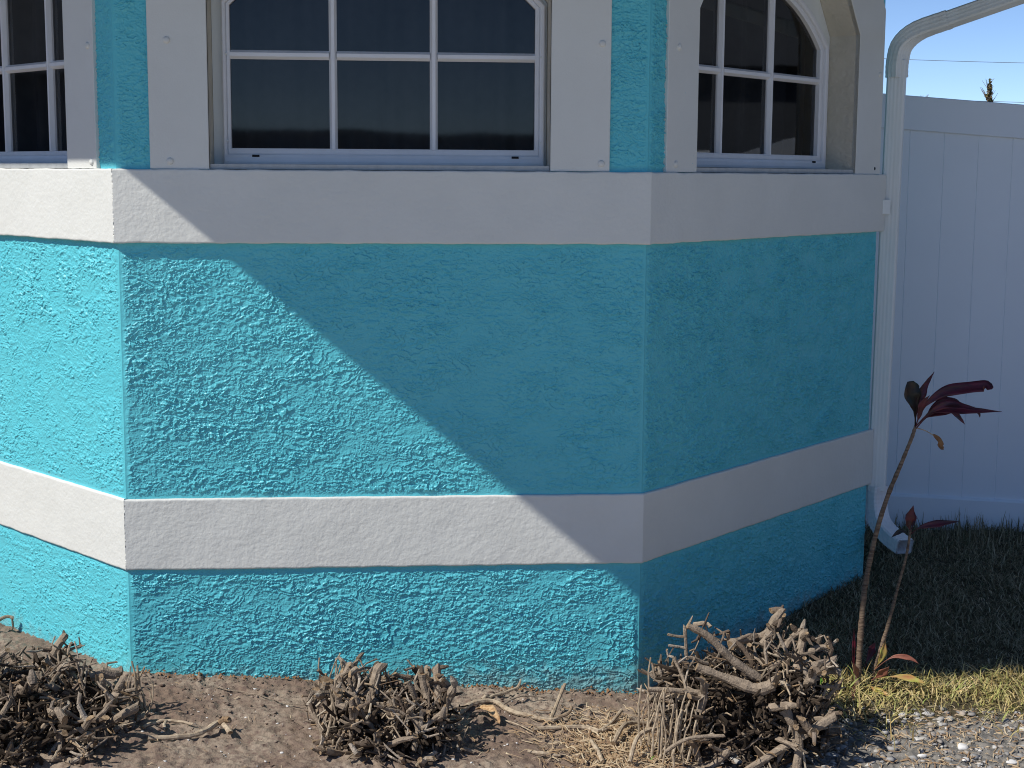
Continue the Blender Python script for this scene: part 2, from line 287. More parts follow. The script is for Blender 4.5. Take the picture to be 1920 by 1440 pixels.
def window(side, fr, gl_, bars, zbar, zf, zg_, slots, label, hz=0):
    a, b_, c, d = TRIM[side]
    m = MB(); ring(m, side, outline(a, d, ZT1+.0015, 2.107, 2.285, 'chamfer', .11), outline(b_, c, ZT1+.0015, 2.0, 2.2, 'chamfer', .14), .014, -.004, bevel=.002)
    tr_ = m.build('window_trim', M_cream); keep(tr_, house)
    m = MB(); o1 = outline(b_, c, ZT1+.006, 2.0, 2.2, 'chamfer', .14); n = len(o1)
    vs = [P(side, t_, .012, z_) for t_, z_ in o1]+[P(side, t_, -.17, z_) for t_, z_ in o1]
    m.add(vs, [(i, i+1, n+i+1, n+i) for i in range(n-1)]); rv = m.build('reveal', M_rev); keep(rv, house)
    m = MB(); pbox(m, side, b_+.001, c-.001, ZT1-.004, ZT1+.0165, .004, -.17); keep(m.build('sill', M_caulk), house)
    # frame
    f0, f1 = fr; z0, z1 = zf, zg_
    ar = lambda i: outline(f0+i, f1-i, z0+i, 1.955+hz, 2.175+hz-i*.6, 'arc')
    m = MB(); og = outline(gl_[0], gl_[1], z1, 1.945+hz, 2.145+hz, 'arc'); om = outline((f0+gl_[0])/2, (f1+gl_[1])/2, (z0+z1)/2+.004, 1.95+hz, 2.16+hz, 'arc')
    ring(m, side, outline(b_+.0008, c-.0008, ZT1+.014, 1.999, 2.199, 'chamfer', .14), ar(.004), -.112, -.135, 1)          # plate between reveal and frame
    ring(m, side, ar(0), om, -.088, -.13, 0, bevel=.003); ring(m, side, om, og, -.097, -.128, 0, bevel=.003)
    win = m.build('window', [M_vinyl, M_spout]); keep(win, house); tag(win, label)
    def sub(mm, nm, mt): o = mm.build(nm, mt); keep(o, house); o.parent = win; o.matrix_parent_inverse = Matrix.Identity(4); return o
    h = (gl_[1]-gl_[0])/2; r = .2; R = (h*h+r*r)/(2*r); tm = (gl_[0]+gl_[1])/2
    for bt in bars:
        ztop = 2.145+hz-R+math.sqrt(R*R-(bt-tm)**2)
        m = MB(); pbox(m, side, bt-.012, bt+.012, z1-.002, ztop+.004, -.096, -.120, 0, .007, 'v'); sub(m, 'glazing_bar', M_vinyl)
    es = [gl_[0]-.002]+[x for bt in bars for x in (bt-.0115, bt+.0115)]+[gl_[1]+.002]
    for i in range(0, len(es), 2):
        m = MB(); pbox(m, side, es[i], es[i+1], zbar-.0135, zbar+.0135, -.0975, -.120, 0, .008, 'h'); sub(m, 'glazing_bar', M_vinyl)
    m = MB(); g_ = outline(gl_[0]-.003, gl_[1]+.003, z1-.003, 1.945+hz, 2.15+hz, 'arc'); m.add([P(side, t_, -.116, z_) for t_, z_ in g_], [tuple(range(len(g_)-1, -1, -1)) if side != 'L' else tuple(range(len(g_)))]); sub(m, 'pane', M_glass)
    for st in slots: m = MB(); pbox(m, side, st-.011, st+.011, zf+.0215, zf+.0285, -.0862, -.0892); sub(m, 'weep_slot', M_black)
    # small screws in the frame
    for zz in (zf+.07, zf+.33):
        for tt in (f0+.012, f1-.012):
            m = MB(); ngon_dome(m, side, tt, zz, -.0885, .0035, .002); sub(m, 'screw', M_spout)
    # curtain hanging inside
    ts = np.linspace(b_-.15, c+.15, 160); zs = np.linspace(1.42, 2.40, 8); T, Z = np.meshgrid(ts, zs, indexing='ij')
    O = -.30+.02*np.sin(T*34+2*np.sin(T*5))+.012*np.sin(T*71)+.01*perlin(T*4, Z*2, 5)
    cu = link_np('curtain', Pn(side, T, O, Z).reshape(-1, 3), gridfaces(*T.shape), M_curt); keep(cu, house); cu.parent = win; cu.matrix_parent_inverse = Matrix.Identity(4)
def ngon_dome(m, side, t_, z_, off, r, h, n=10):
    vs = []
    for k, (rr, hh) in enumerate(((1, -.3), (.92, .45), (.6, .85))):
        vs += [P(side, t_+r*rr*math.cos(a), off+h*hh, z_+r*rr*math.sin(a)) for a in [2*math.pi*i/n for i in range(n)]]
    vs.append(P(side, t_, off+h, z_))
    fs = [(k*n+i, k*n+(i+1) % n, (k+1)*n+(i+1) % n, (k+1)*n+i) for k in range(2) for i in range(n)]+[(2*n+i, 2*n+(i+1) % n, 3*n) for i in range(n)]
    m.add(vs, fs)
window('C', (.308, 1.290), (.331, 1.261), (.6415, .949), 1.835, 1.5055, 1.5535, (.405, 1.200), 'wide front window facing the camera', .036)
window('R', (.300, 1.333), (.292+.03, 1.281), (.585, .922), 1.831, 1.507, 1.5555, (1.235,), 'right window seen at an angle, with deep reveal')
window('L', (.310, 1.262), (.330, 1.235), (.587, .903), 1.824, 1.505, 1.546, (.40, 1.15), 'left window cut by the edge of the photo')
for side, pts in (('C', [(.159, 1.865), (.161, 1.512), (1.454, 1.871), (1.455, 1.513)]), ('R', [(.143, 1.873), (.136, 1.514), (1.548, 1.865)]), ('L', [(.121, 1.854), (.118, 1.508)])):
    for (a, z) in pts:
        m = MB(); ngon_dome(m, side, a, z, .0135, .0110, .0068, 14); keep(m.build('screw_cap', M_cream, smooth=True), house)
m = MB(); ngon_dome(m, 'R', 1.535, 1.51, .0139, .007, .001, 12); keep(m.build('screw_hole', M_black), house)
# dark room behind the windows
b = MB(); rp = [P('L', 1.5, -.34, 0)[:2], P('L', -.16, -.34, 0)[:2], P('R', -.14, -.34, 0)[:2], P('R', 1.5, -.34, 0)[:2], (2.4, 4.5), (-.9, 4.5)]
rp[1] = (P('C', .17, -.34, 0)[0], .34); rp[2] = (1.44, .34)
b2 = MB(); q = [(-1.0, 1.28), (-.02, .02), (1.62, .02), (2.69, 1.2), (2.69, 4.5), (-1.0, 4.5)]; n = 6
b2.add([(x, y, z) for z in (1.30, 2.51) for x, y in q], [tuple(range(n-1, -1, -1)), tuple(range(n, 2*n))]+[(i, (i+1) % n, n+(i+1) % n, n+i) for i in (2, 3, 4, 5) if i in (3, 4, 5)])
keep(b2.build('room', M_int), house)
# ------------------------------------------------------------------ sweep for pipes and branches
def frames(pts):
    pts = [Vector(p) for p in pts]; ts = []
    for i in range(len(pts)):
        a = pts[max(i-1, 0)]; c = pts[min(i+1, len(pts)-1)]; ts.append((c-a).normalized())
    up = Vector((0, 0, 1)) if abs(ts[0].z) < .9 else Vector((1, 0, 0))
    nrm = (up-ts[0]*up.dot(ts[0])).normalized(); out = []
    for i, tt in enumerate(ts):
        nrm = (nrm-tt*nrm.dot(tt)).normalized(); out.append((pts[i], nrm.copy(), tt.cross(nrm)))
    return out
def tube(mb, pts, radii, n=7, mi=0, cap=1, rough=0, rg=rnd):
    fr_ = frames(pts); vs = []; N = len(fr_)
    for k, (p, a, c) in enumerate(fr_):
        for i in range(n):
            g = 2*math.pi*i/n; r = radii[k]*(1+rough*(rg.random()-.5)); vs.append(p+a*(r*math.cos(g))+c*(r*math.sin(g)))
    fs = [(k*n+i, k*n+(i+1) % n, (k+1)*n+(i+1) % n, (k+1)*n+i) for k in range(N-1) for i in range(n)]
    if rough:
        a_, c_ = rg.uniform(-.9, .9), rg.uniform(-.9, .9); p, a, c = fr_[-1]; tt = a.cross(c)
        for i in range(n): q = vs[(N-1)*n+i]-p; vs[(N-1)*n+i] = vs[(N-1)*n+i]+tt*(q.dot(a)*a_+q.dot(c)*c_+rg.uniform(-.2, .2)*radii[-1])
    k0 = len(mb.v); mb.add(vs, fs, mi)
    mb.f.append(tuple(k0+i for i in range(n-1, -1, -1))); mb.m.append(cap)
    mb.f.append(tuple(k0+(N-1)*n+i for i in range(n))); mb.m.append(cap)
def smooth_path(pts, sub=4):
    pts = [Vector(p) for p in pts]; out = []
    for i in range(len(pts)-1):
        p0, p1, p2, p3 = pts[max(i-1, 0)], pts[i], pts[i+1], pts[min(i+2, len(pts)-1)]
        for j in range(sub):
            s = j/sub; out.append(.5*((2*p1)+(-p0+p2)*s+(2*p0-5*p1+4*p2-p3)*s*s+(-p0+3*p1-3*p2+p3)*s**3))
    out.append(pts[-1]); return out
# ------------------------------------------------------------------ ground
def zg(x, y):
    x = np.asarray(x, float); y = np.asarray(y, float)
    xc = np.clip(x, 0, 1.6); b = -.07-.065*xc-np.where(x > 1.6, .02*(np.minimum(x, 8)-1.6), 0)
    k = np.where(x <= 0, -.06, -.06+.13*np.clip(x/2.4, 0, 1))
    yc = np.clip(y, -6, 6)
    return b+np.where(yc < 0, .03*yc, k*yc)
def znoise(x, y):
    soil = 1-sst(1.7, 2.2, x)*sst(-.3, 0, y)
    h = .006*perlin(x*4, y*4, 90)+.0055*perlin(x*14, y*18, 91)*soil+.006*sst(.0, .28, perlin(x*34, y*44, 92))*soil+.002*perlin(x*38, y*44, 92)+.0022*perlin(x*80, y*80, 93)+.0012*perlin(x*150, y*150, 95)
    cl = sst(.25, .5, perlin(x*30+7, y*34, 94))*.006*sst(-.32, -.06, y)*(1-sst(.0, .1, y))*(1-sst(1.3, 1.7, x))
    return (h+cl)*np.exp(-(np.maximum(np.abs(x-1.5)-4, 0)+np.maximum(np.abs(y)-3, 0))*.5)
def gz(x, y): return float(zg(x, y)+znoise(np.array(x), np.array(y)))
def axis(lo, hi, st, far):
    a = np.arange(lo, hi, st); g = st; out = []; x = hi
    while x < far: out.append(x); g *= 1.22; x += g
    out.append(far); g = st; lft = []; x = lo-st
    while x > -far: lft.append(x); g *= 1.22; x -= g
    lft.append(-far); return np.array(lft[::-1]+list(a)+out)
X = axis(-1.1, 4.2, .0065, 600); Yv = axis(-1.0, 1.95, .0065, 600)
GX, GY = np.meshgrid(X, Yv, indexing='ij')
ground = link_np('ground', np.stack([GX, GY, zg(GX, GY)+znoise(GX, GY)], -1).reshape(-1, 3), gridfaces(len(X), len(Yv)), [])
tag(ground, 'sandy brown soil bed in front of the turquoise wall, gravel at right', kind='structure')
M = bpy.data.materials.new('soil_gravel_turf'); M.use_nodes = True; t = M.node_tree; b = t.nodes['Principled BSDF']; b.inputs['Roughness'].default_value = .95; b.inputs['Specular IOR Level'].default_value = .15
def N(ty, **k):
    n_ = t.nodes.new(ty)
    for kk, v in k.items(): n_.inputs[kk].default_value = v
    return n_
tc = N('ShaderNodeTexCoord'); O = tc.outputs['Object']
def noise(s, d=4):
    n_ = t.nodes.new('ShaderNodeTexNoise'); n_.inputs['Scale'].default_value = s; n_.inputs['Detail'].default_value = d; t.links.new(O, n_.inputs[0]); return n_.outputs[0]
def rng_(src, a, b_):
    n_ = t.nodes.new('ShaderNodeMapRange'); n_.inputs[1].default_value = a; n_.inputs[2].default_value = b_; t.links.new(src, n_.inputs[0]); return n_.outputs[0]
def mixc(f, a, b_):
    n_ = t.nodes.new('ShaderNodeMix'); n_.data_type = 'RGBA'; t.links.new(f, n_.inputs[0])
    for i, c in ((6, a), (7, b_)):
        if isinstance(c, tuple): n_.inputs[i].default_value = (*c, 1)
        else: t.links.new(c, n_.inputs[i])
    return n_.outputs[2]
def mth(op, a, b_):
    n_ = t.nodes.new('ShaderNodeMath'); n_.operation = op
    for i, c in enumerate((a, b_)):
        if isinstance(c, (int, float)): n_.inputs[i].default_value = c
        else: t.links.new(c, n_.inputs[i])
    return n_.outputs[0]
soil = mixc(rng_(noise(5, 6), .40, .62), (.21, .153, .114), (.33, .268, .205))
soil = mixc(rng_(noise(60, 3), .45, .7), soil, (.15, .105, .085))
grav = mixc(rng_(noise(45, 4), .42, .6), (.14, .135, .125), (.26, .24, .21))
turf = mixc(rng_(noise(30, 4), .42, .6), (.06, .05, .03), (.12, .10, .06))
sx = N('ShaderNodeSeparateXYZ'); t.links.new(O, sx.inputs[0])
wob = mth('MULTIPLY', mth('SUBTRACT', noise(6, 3), .5), .55)
xw = mth('ADD', sx.outputs[0], wob); yw = mth('ADD', sx.outputs[1], wob)
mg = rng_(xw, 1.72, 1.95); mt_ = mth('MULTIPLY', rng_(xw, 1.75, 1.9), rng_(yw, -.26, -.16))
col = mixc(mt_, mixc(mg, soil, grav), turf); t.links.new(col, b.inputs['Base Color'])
bpn = t.nodes.new('ShaderNodeBump'); bpn.inputs['Strength'].default_value = .8; bpn.inputs['Distance'].default_value = .004; t.links.new(noise(150, 5), bpn.inputs['Height']); t.links.new(bpn.outputs[0], b.inputs['Normal'])
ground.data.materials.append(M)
# ------------------------------------------------------------------ downspout
ds = empty('downspout', (2.77, 1.2, -.1)); tag(ds, 'white ribbed downspout at the right end of the turquoise bay', 'downspout')
def rect_sweep(mb, pts, w_, d_, ref, scale=None, rib=.0006):
    prof = []
    def edge(p, q, nr):
        for i in range(nr*4):
            s = i/(nr*4); x = p[0]+(q[0]-p[0])*s; y = p[1]+(q[1]-p[1])*s; k = rib if (i % 4 in (2, 3) and 1 < i < nr*4-1) else 0
            L_ = math.hypot(x, y) or 1; prof.append((x-x/L_*k, y-y/L_*k))
    h, g = w_/2, d_/2; e_ = .006
    cs = [(-h+e_, -g), (h-e_, -g), (h, -g+e_), (h, g-e_), (h-e_, g), (-h+e_, g), (-h, g-e_), (-h, -g+e_)]
    for i in range(8):
        edge(cs[i], cs[(i+1) % 8], 4 if i in (0, 4) else 3) if i % 2 == 0 else prof.append(cs[i])
    pts = [Vector(p) for p in pts]; n_ = len(prof); vs = []
    for i, p in enumerate(pts):
        tt = (pts[min(i+1, len(pts)-1)]-pts[max(i-1, 0)]).normalized(); s_ = Vector(ref); s_ = (s_-tt*s_.dot(tt)).normalized(); u_ = s_.cross(tt); k = scale[i] if scale else 1
        vs += [p+s_*(x*k)+u_*(y*k) for x, y in prof]
    fs = [(k*n_+i, k*n_+(i+1) % n_, (k+1)*n_+(i+1) % n_, (k+1)*n_+i) for k in range(len(pts)-1) for i in range(n_)]
    mb.add(vs, fs)
    return n_
RF = (.9, -.42, 0)
m = MB(); rect_sweep(m, [(2.757+.014*k/30, 1.185, .235+1.69*k/30) for k in range(31)], .070, .056, RF); keep(m.build('pipe', M_spout), ds)
el = smooth_path([(2.757, 1.185, .25), (2.757, 1.182, .175), (2.764, 1.150, .108), (2.785, 1.075, .068), (2.812, .985, .046)], 8)
sc_ = [1.04+.035*(i % 2) for i in range(len(el))]
m = MB(); rect_sweep(m, el, .072, .058, (.80, .45, 0), sc_); rect_sweep(m, [el[-1], el[-1]-Vector((.03, -.09, -.018))], .066, .052, (.80, .45, 0)); keep(m.build('bottom_elbow', M_vinyl), ds)
el = smooth_path([(2.771, 1.185, 1.86), (2.771, 1.184, 1.92), (2.785, 1.175, 1.985), (2.835, 1.142, 2.035), (2.93, 1.08, 2.072)], 7)
m = MB(); rect_sweep(m, el, .074, .060, (.75, .5, 0), [1.0+.02*(i % 2) for i in range(len(el))]); keep(m.build('top_elbow', M_spout), ds)
m = MB(); rect_sweep(m, [(2.90, 1.10, 2.060), (3.34, .815, 2.222), (3.49, .705, 2.29), (3.52, .685, 2.53)], .070, .056, (.75, .5, 0)); keep(m.build('offset_pipe', M_spout), ds)
def wbox(mb, x0, x1, y0, y1, z0, z1, mi=0):
    mb.add([(x, y, z) for x in (x0, x1) for y in (y0, y1) for z in (z0, z1)], [(0, 1, 3, 2), (4, 6, 7, 5), (0, 4, 5, 1), (2, 3, 7, 6), (1, 5, 7, 3), (0, 2, 6, 4)], mi)
m = MB(); wbox(m, 2.718, 2.752, 1.142, 1.149, 1.335, 1.39); keep(m.build('strap', M_spout), ds)
# ------------------------------------------------------------------ vinyl fence
fence = empty('fence', (3.6, 1.8, -.1)); tag(fence, 'white vinyl board fence in shade beside the house', 'fence')
SL = -.066; FX0, FX1 = 2.74, 7.2
def frail(z0, z1, y0, y1, bev, name):
    m = MB(); zz = lambda x, z: z+SL*(x-3.02)
    prof = [(y1, z0), (y0+bev, z0), (y0, z0+bev), (y0, z1-bev), (y0+bev, z1), (y1, z1)]
    m.add([(x, y, zz(x, z)) for x in (FX0, FX1) for y, z in prof], [(i, (i+1) % 6, 6+(i+1) % 6, 6+i) for i in range(6)]+[tuple(range(6)), tuple(range(11, 5, -1))])
    keep(m.build(name, M_fence), fence)
frail(1.680, 1.825, 1.775, 1.83, .003, 'top_rail'); frail(-.20, .085, 1.775, 1.83, .009, 'bottom_rail')
x = FX0
for i in range(29):
    m = MB(); a, c = x, x+.1527; zz = lambda xx, z: z+SL*(xx-3.02)
    prof = [(a, 1.815), (a, 1.7972), (a+.0024, 1.795), (c-.0024, 1.795), (c, 1.7972), (c, 1.815)]
    m.add([(px_, y, zz(px_, z)) for z in (.07, 1.70) for px_, y in prof], [(i_, (i_+1) % 6, 6+(i_+1) % 6, 6+i_) for i_ in range(6)])
    keep(m.build('board', M_fence), fence); x += .1527
m = MB(); wbox(m, 7.2, 7.33, 1.74, 1.87, -.5, 1.65); keep(m.build('post', M_fence), fence)
# ------------------------------------------------------------------ cut-back shrubs
def shrub(name, cx, cy, rx, ry, h, seed, nmain, ntw, label, shoots=(), extra=(), leaves=()):
    rg = random.Random(seed); root = empty(name, (cx, cy, gz(cx, cy)))
    tag(root, label, 'shrub', 'hedge shrubs cut back to bare wood')
    def env(x, y):
        d = ((x-cx)/rx)**2+((y-cy)/ry)**2
        nn = float(perlin(np.array(x*9.), np.array(y*9.), seed))
        return h*max(0, 1-.9*d**2)**.5*(1+.15*nn) if d < 1 else -1
    def grow(mb, p, dr, r, gen, budget):
        pts = [p.copy()]; rr = [r]; L_ = rg.uniform(.025, .085) if gen else rg.uniform(.06, .20); st = .018; k = 0
        kids = []
        while k*st < L_:
            kk = .55 if rg.random() < .22 else .09; dr = (dr+Vector((rg.gauss(0, kk), rg.gauss(0, kk), rg.gauss(.02, kk)))).normalized(); p = p+dr*st; k += 1
            g0 = gz(p.x, p.y)
            if p.z < g0+.004 and k > 1: dr.z = abs(dr.z)
            e = env(p.x, p.y)
            r *= rg.uniform(.94, 1.0); pts.append(p.copy()); rr.append(r*rg.choice([.88, .96, 1, 1.04, 1.2]))
            if gen < 3 and rg.random() < (.6 if gen == 0 else .33) and k > 1: kids.append((p.copy(), r, dr.copy()))
            if p.z-g0 > e*rg.uniform(.88, 1.0): break
        if len(pts) < 3: pts.append(p+dr*.015); rr.append(r)
        # slanting cut end, sometimes swollen
        rr[-1] *= rg.choice([.45, .7, 1, 1.2])
        tube(mb, pts, rr, 8 if r > .006 else 6, 0, 1, .22, rg)
        for (q, r2, d2) in kids[:6]:
            a = Vector((rg.gauss(0, 1), rg.gauss(0, 1), rg.gauss(.1, .7))).normalized()
            grow(mb, q, (d2*.45+a).normalized(), max(.0026, r2*rg.uniform(.4, .9)), gen+1, budget)
    for i in range(nmain):
        a = rg.uniform(0, 2*math.pi); s = math.sqrt(rg.random())*.86
        x, y = cx+rx*s*math.cos(a), cy+ry*s*math.sin(a)
        e = max(env(x, y), .03); z0 = gz(x, y)+(rg.uniform(-.01, e*.72) if i > nmain*.3 else -.02)
        dr = Vector(((x-cx)/rx*.7+rg.gauss(0, .55), (y-cy)/ry*.7+rg.gauss(0, .55), rg.uniform(.05, 1.1))).normalized()
        mb = MB(); grow(mb, Vector((x, y, z0)), dr, rg.choice([.0045, .006, .007, .0085, .010, .0115, .0145]), 0, 0)
        keep(mb.build('branch', [M_bark, M_cut], smooth=False), root)
    for pts, r0, r1 in extra:
        mb = MB(); pp = smooth_path(pts, 5); n_ = len(pp); tube(mb, pp, [(r0+(r1-r0)*i/(n_-1))*.8*rg.choice([.92, 1, 1.04, 1.12]) for i in range(n_)], 10, 0, 1, .18, rg); keep(mb.build('branch', [M_bark, M_cut]), root)
    mb = MB()
    for i in range(ntw):
        a = rg.uniform(0, 2*math.pi); s = rg.random()**.5*1.02; x, y = cx+rx*s*math.cos(a), cy+ry*s*math.sin(a)
        z = gz(x, y)+rg.random()*max(env(x, y), .02)*.75; d_ = Vector(((cx-x)/rx+rg.gauss(0, .7), (cy-y)/ry+rg.gauss(0, .7), rg.gauss(0, .45))).normalized(); L_ = rg.uniform(.03, .09)
        p = Vector((x, y, max(z, gz(x, y)+.004))); mid = p+d_*L_*.5+Vector((rg.gauss(0, .006), rg.gauss(0, .006), rg.gauss(0, .006))); e_ = p+d_*L_
        r = rg.uniform(.0010, .0038); tube(mb, [p, mid, e_], [r, r, r*.7], 5, 0, 0, .15, rg)
    tag(keep(mb.build('twigs', [M_twig]), root), kind='stuff')
    mb = MB()
    for i in range(ntw*3):                       # dark bits added to stand for the black shade between branches
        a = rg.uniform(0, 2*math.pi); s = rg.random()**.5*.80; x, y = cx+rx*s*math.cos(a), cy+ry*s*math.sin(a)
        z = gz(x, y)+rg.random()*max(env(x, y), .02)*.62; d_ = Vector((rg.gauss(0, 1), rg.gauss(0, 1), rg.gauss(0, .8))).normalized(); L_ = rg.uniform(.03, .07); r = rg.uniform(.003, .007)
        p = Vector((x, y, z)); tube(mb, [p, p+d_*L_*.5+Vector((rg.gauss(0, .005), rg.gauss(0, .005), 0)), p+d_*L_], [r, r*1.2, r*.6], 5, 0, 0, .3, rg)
    tag(keep(mb.build('gap_shade_debris', [M_gap]), root), kind='stuff')
    for (x, y, ht, lean) in shoots:
        mb = MB(); z = gz(x, y)-.01; n_ = 7; cv_ = rg.gauss(0, .02); pts = [(x+lean*(i/n_)**1.5+cv_*math.sin(i/n_*3)+rg.gauss(0, .0018), y+rg.gauss(0, .002), z+ht*i/n_) for i in range(n_+1)]
        r = rg.uniform(.002, .0042); tube(mb, pts, [r*(1-.25*i/n_) for i in range(n_+1)], 6, 0, 1, .12, rg); keep(mb.build('shoot', [M_twig, M_cut]), root)
    for (x, y, z, s, az) in leaves: keep(leaf([(x, y, z), (x+s*.5*math.cos(az), y+s*.5*math.sin(az), z+s*.35), (x+s*math.cos(az), y+s*math.sin(az), z+s*.4)], s*.32, 'leaf', M_green), root)
    return root
def leaf(pts, w_, name, mt, fold=.25, prof=None, up=None):
    pp = smooth_path(pts, 6); n_ = len(pp); vs = []; 
    fr_ = []
    for i, p in enumerate(pp):
        tt = (pp[min(i+1, n_-1)]-pp[max(i-1, 0)]).normalized(); ref = Vector(up) if up else Vector((.25, -.85, .45)); s_ = tt.cross(ref).normalized(); nn = s_.cross(tt)
        s = i/(n_-1); wd = w_*(prof(s) if prof else (math.sin(math.pi*min(1, s*.93+.05))**.8)*(1 if s < .98 else .1))
        for k in (-1, -.5, 0, .5, 1): vs.append(p+s_*(wd*k)+nn*(abs(k)*wd*fold+.15*wd*math.sin(s*19+k*2)*abs(k)))
    m = MB(); m.add(vs, [(i*5+j, i*5+j+1, (i+1)*5+j+1, (i+1)*5+j) for i in range(n_-1) for j in range(4)])
    o = m.build(name, mt, smooth=True); md = o.modifiers.new('thick', 'SOLIDIFY'); md.thickness = .0007; return o
rs = random.Random(3)
shrub('cut_shrub', -.27, -.44, .37, .36, .20, 11, 100, 200, 'cut-back shrub of pale woody stubs at the left corner, cut by the frame',
      shoots=[(.075+rs.uniform(-.02, .03), -.30+rs.uniform(-.05, .03), rs.uniform(.10, .17), rs.uniform(-.03, .02)) for _ in range(7)],
      extra=[([(.02, -.50, -.05), (.07, -.53, -.01), (.105, -.50, .0)], .013, .016), ([(-.02, -.45, -.06), (.02, -.44, .0), (.05, -.42, .05)], .011, .013)])
shrub('cut_shrub', .805, -.42, .235, .23, .185, 23, 84, 150, 'small cut-back shrub of dark sawn stubs before the middle of the bay wall',
      shoots=[(.62+rs.uniform(-.02, .05), -.40+rs.uniform(-.12, .16), rs.uniform(.12, .20), rs.uniform(-.02, .02)) for _ in range(14)]+[(.84, -.3, .2, .01), (.79, -.33, .19, -.01)],
      extra=[([(.80, -.50, .0), (.835, -.52, -.04), (.86, -.54, -.09)], .010, .009), ([(.86, -.54, -.02), (.885, -.55, -.06), (.87, -.57, -.12)], .012, .011), ([(.90, -.40, -.12), (.885, -.42, -.04), (.86, -.43, .03)], .014, .010)])
shrub('cut_shrub', 1.862, -.38, .295, .28, .375, 37, 100, 240, 'tallest cut-back shrub, thick tangled sawn wood beside the right corner of the bay',
      shoots=[(1.565+rs.uniform(-.03, .10), -.50+rs.uniform(-.08, .12), rs.uniform(.14, .24), rs.uniform(-.01, .05)) for _ in range(24)]+[(1.555, -.45, .29, .0)],
      extra=[([(1.656, -.5, .205), (1.719, -.5, .17), (1.783, -.5, .105), (1.862, -.5, .047)], .012, .016), ([(1.80, -.62, -.19), (1.935, -.6, -.115), (2.071, -.58, -.045)], .013, .016),
             ([(1.544, -.5, .019), (1.629, -.5, .012), (1.707, -.5, .003)], .009, .011), ([(1.68, -.52, .09), (1.77, -.53, .055), (1.85, -.55, .03), (1.90, -.56, .05)], .014, .024),
             ([(1.58, -.60, -.13), (1.64, -.62, -.085), (1.74, -.63, -.075)], .007, .006), ([(1.92, -.58, -.02), (1.96, -.6, -.10), (1.95, -.62, -.2)], .019, .014)],
      leaves=[(1.70, -.14, -.07, .035, 1.2), (1.715, -.15, -.09, .03, 2.4), (1.69, -.13, -.11, .028, .2), (1.55, -.55, -.19, .03, 1.0), (2.20, .0, -.155, .035, 1.7)])
# ------------------------------------------------------------------ loose sticks, each its own thing
def stick(path, r0, r1, label, name='fallen_stick', forks=(), mt=None, cat='stick', lift=.003, grp='sticks lying on the soil'):
    rg = random.Random(len(label)*7+int(path[0][0]*100)); mb = MB()
    def one(pts, a, c):
        pp = smooth_path(pts, 5); pp = [Vector((p.x, p.y, max(p.z, gz(p.x, p.y)+lift+a*.4))) for p in pp]; n_ = len(pp)
        tube(mb, pp, [(a+(c-a)*i/(n_-1))*rg.uniform(.85, 1.2) for i in range(n_)], 8, 0, 1, .15, rg)
    one(path, r0, r1)
    for f, a, c in forks: one(f, a, c)
    x, y, z = path[0]; root = empty(name, (x, y, z)); o = mb.build(name, [mt or M_twig, M_cut]); bpy.data.objects.remove(root)
    o.name = name; tag(o, label, cat, grp); return o
def up_(p, dz): return [(a, b_, c+dz*i/(len(p)-1)) for i, (a, b_, c) in enumerate(p)]
stick([(1.016, -.247, -.135), (1.056, -.192, -.125), (1.123, -.167, -.128), (1.175, -.231, -.138), (1.276, -.279, -.15), (1.31, -.267, -.15)], .0085, .007, 'long crooked stick with an upturned fork, between the middle and right shrubs',
      forks=[([(1.288, -.278, -.15), (1.315, -.20, -.13), (1.345, -.15, -.085)], .007, .005), ([(1.30, -.27, -.15), (1.345, -.25, -.14), (1.36, -.22, -.13)], .006, .005)])
stick([(1.09, -.136, -.137), (1.16, -.09, -.13), (1.233, -.039, -.12)], .005, .004, 'flat pale stick close to the wall foot with a tiny upright stub', forks=[([(1.20, -.06, -.135), (1.212, -.055, -.115), (1.218, -.05, -.10)], .006, .002)])
stick([(1.229, -.349, -.15), (1.376, -.322, -.158), (1.42, -.354, -.16), (1.469, -.292, -.16), (1.514, -.212, -.15)], .0065, .005, 'wavy pale stick below the forked one')
stick([(1.394, -.308, -.16), (1.437, -.348, -.16), (1.494, -.29, -.165), (1.61, -.279, -.165)], .004, .003, 'thin bent stick reaching into the foot of the right shrub')
stick([(.135, -.532, -.08), (.23, -.508, -.088), (.285, -.473, -.085), (.32, -.423, -.08), (.356, -.481, -.09)], .007, .008, 'knobbly stick with a white broken end, right of the left shrub', forks=[([(.32, -.43, -.08), (.335, -.43, -.07), (.35, -.44, -.068)], .010, .008)])
stick([(.108, -.452, -.08), (.166, -.4, -.08), (.241, -.419, -.085)], .005, .004, 'short stick with a crook touching the left shrub', forks=[([(.166, -.4, -.08), (.165, -.44, -.08), (.175, -.46, -.085)], .005, .004)])
stick([(.27, -.121, -.083), (.383, -.161, -.09), (.5, -.226, -.1), (.596, -.228, -.105)], .0018, .0014, 'hair-thin straight twig on bare soil left of the middle shrub', mt=M_bark)
stick([(-.60, .46, -.09), (-.55, .53, -.06), (-.515, .55, -.045), (-.49, .545, -.05)], .007, .005, 'dark hooked twig standing by the wall at the left edge', mt=M_bark, forks=[([(-.497, .547, -.048), (-.495, .55, -.08), (-.505, .55, -.11)], .004, .003)])
stick([(1.147, -.284, -.145), (1.19, -.33, -.145), (1.227, -.377, -.15)], .0022, .0018, 'thin pale sliver under the forked stick')
stick([(1.198, -.522, -.15), (1.24, -.54, -.15), (1.287, -.543, -.158)], .0055, .004, 'stubby pale stick near the lower edge right of the middle shrub')
stick([(1.391, -.428, -.16), (1.40, -.50, -.16), (1.405, -.576, -.165)], .006, .0055, 'short stick pointing at the viewer amid the straw')
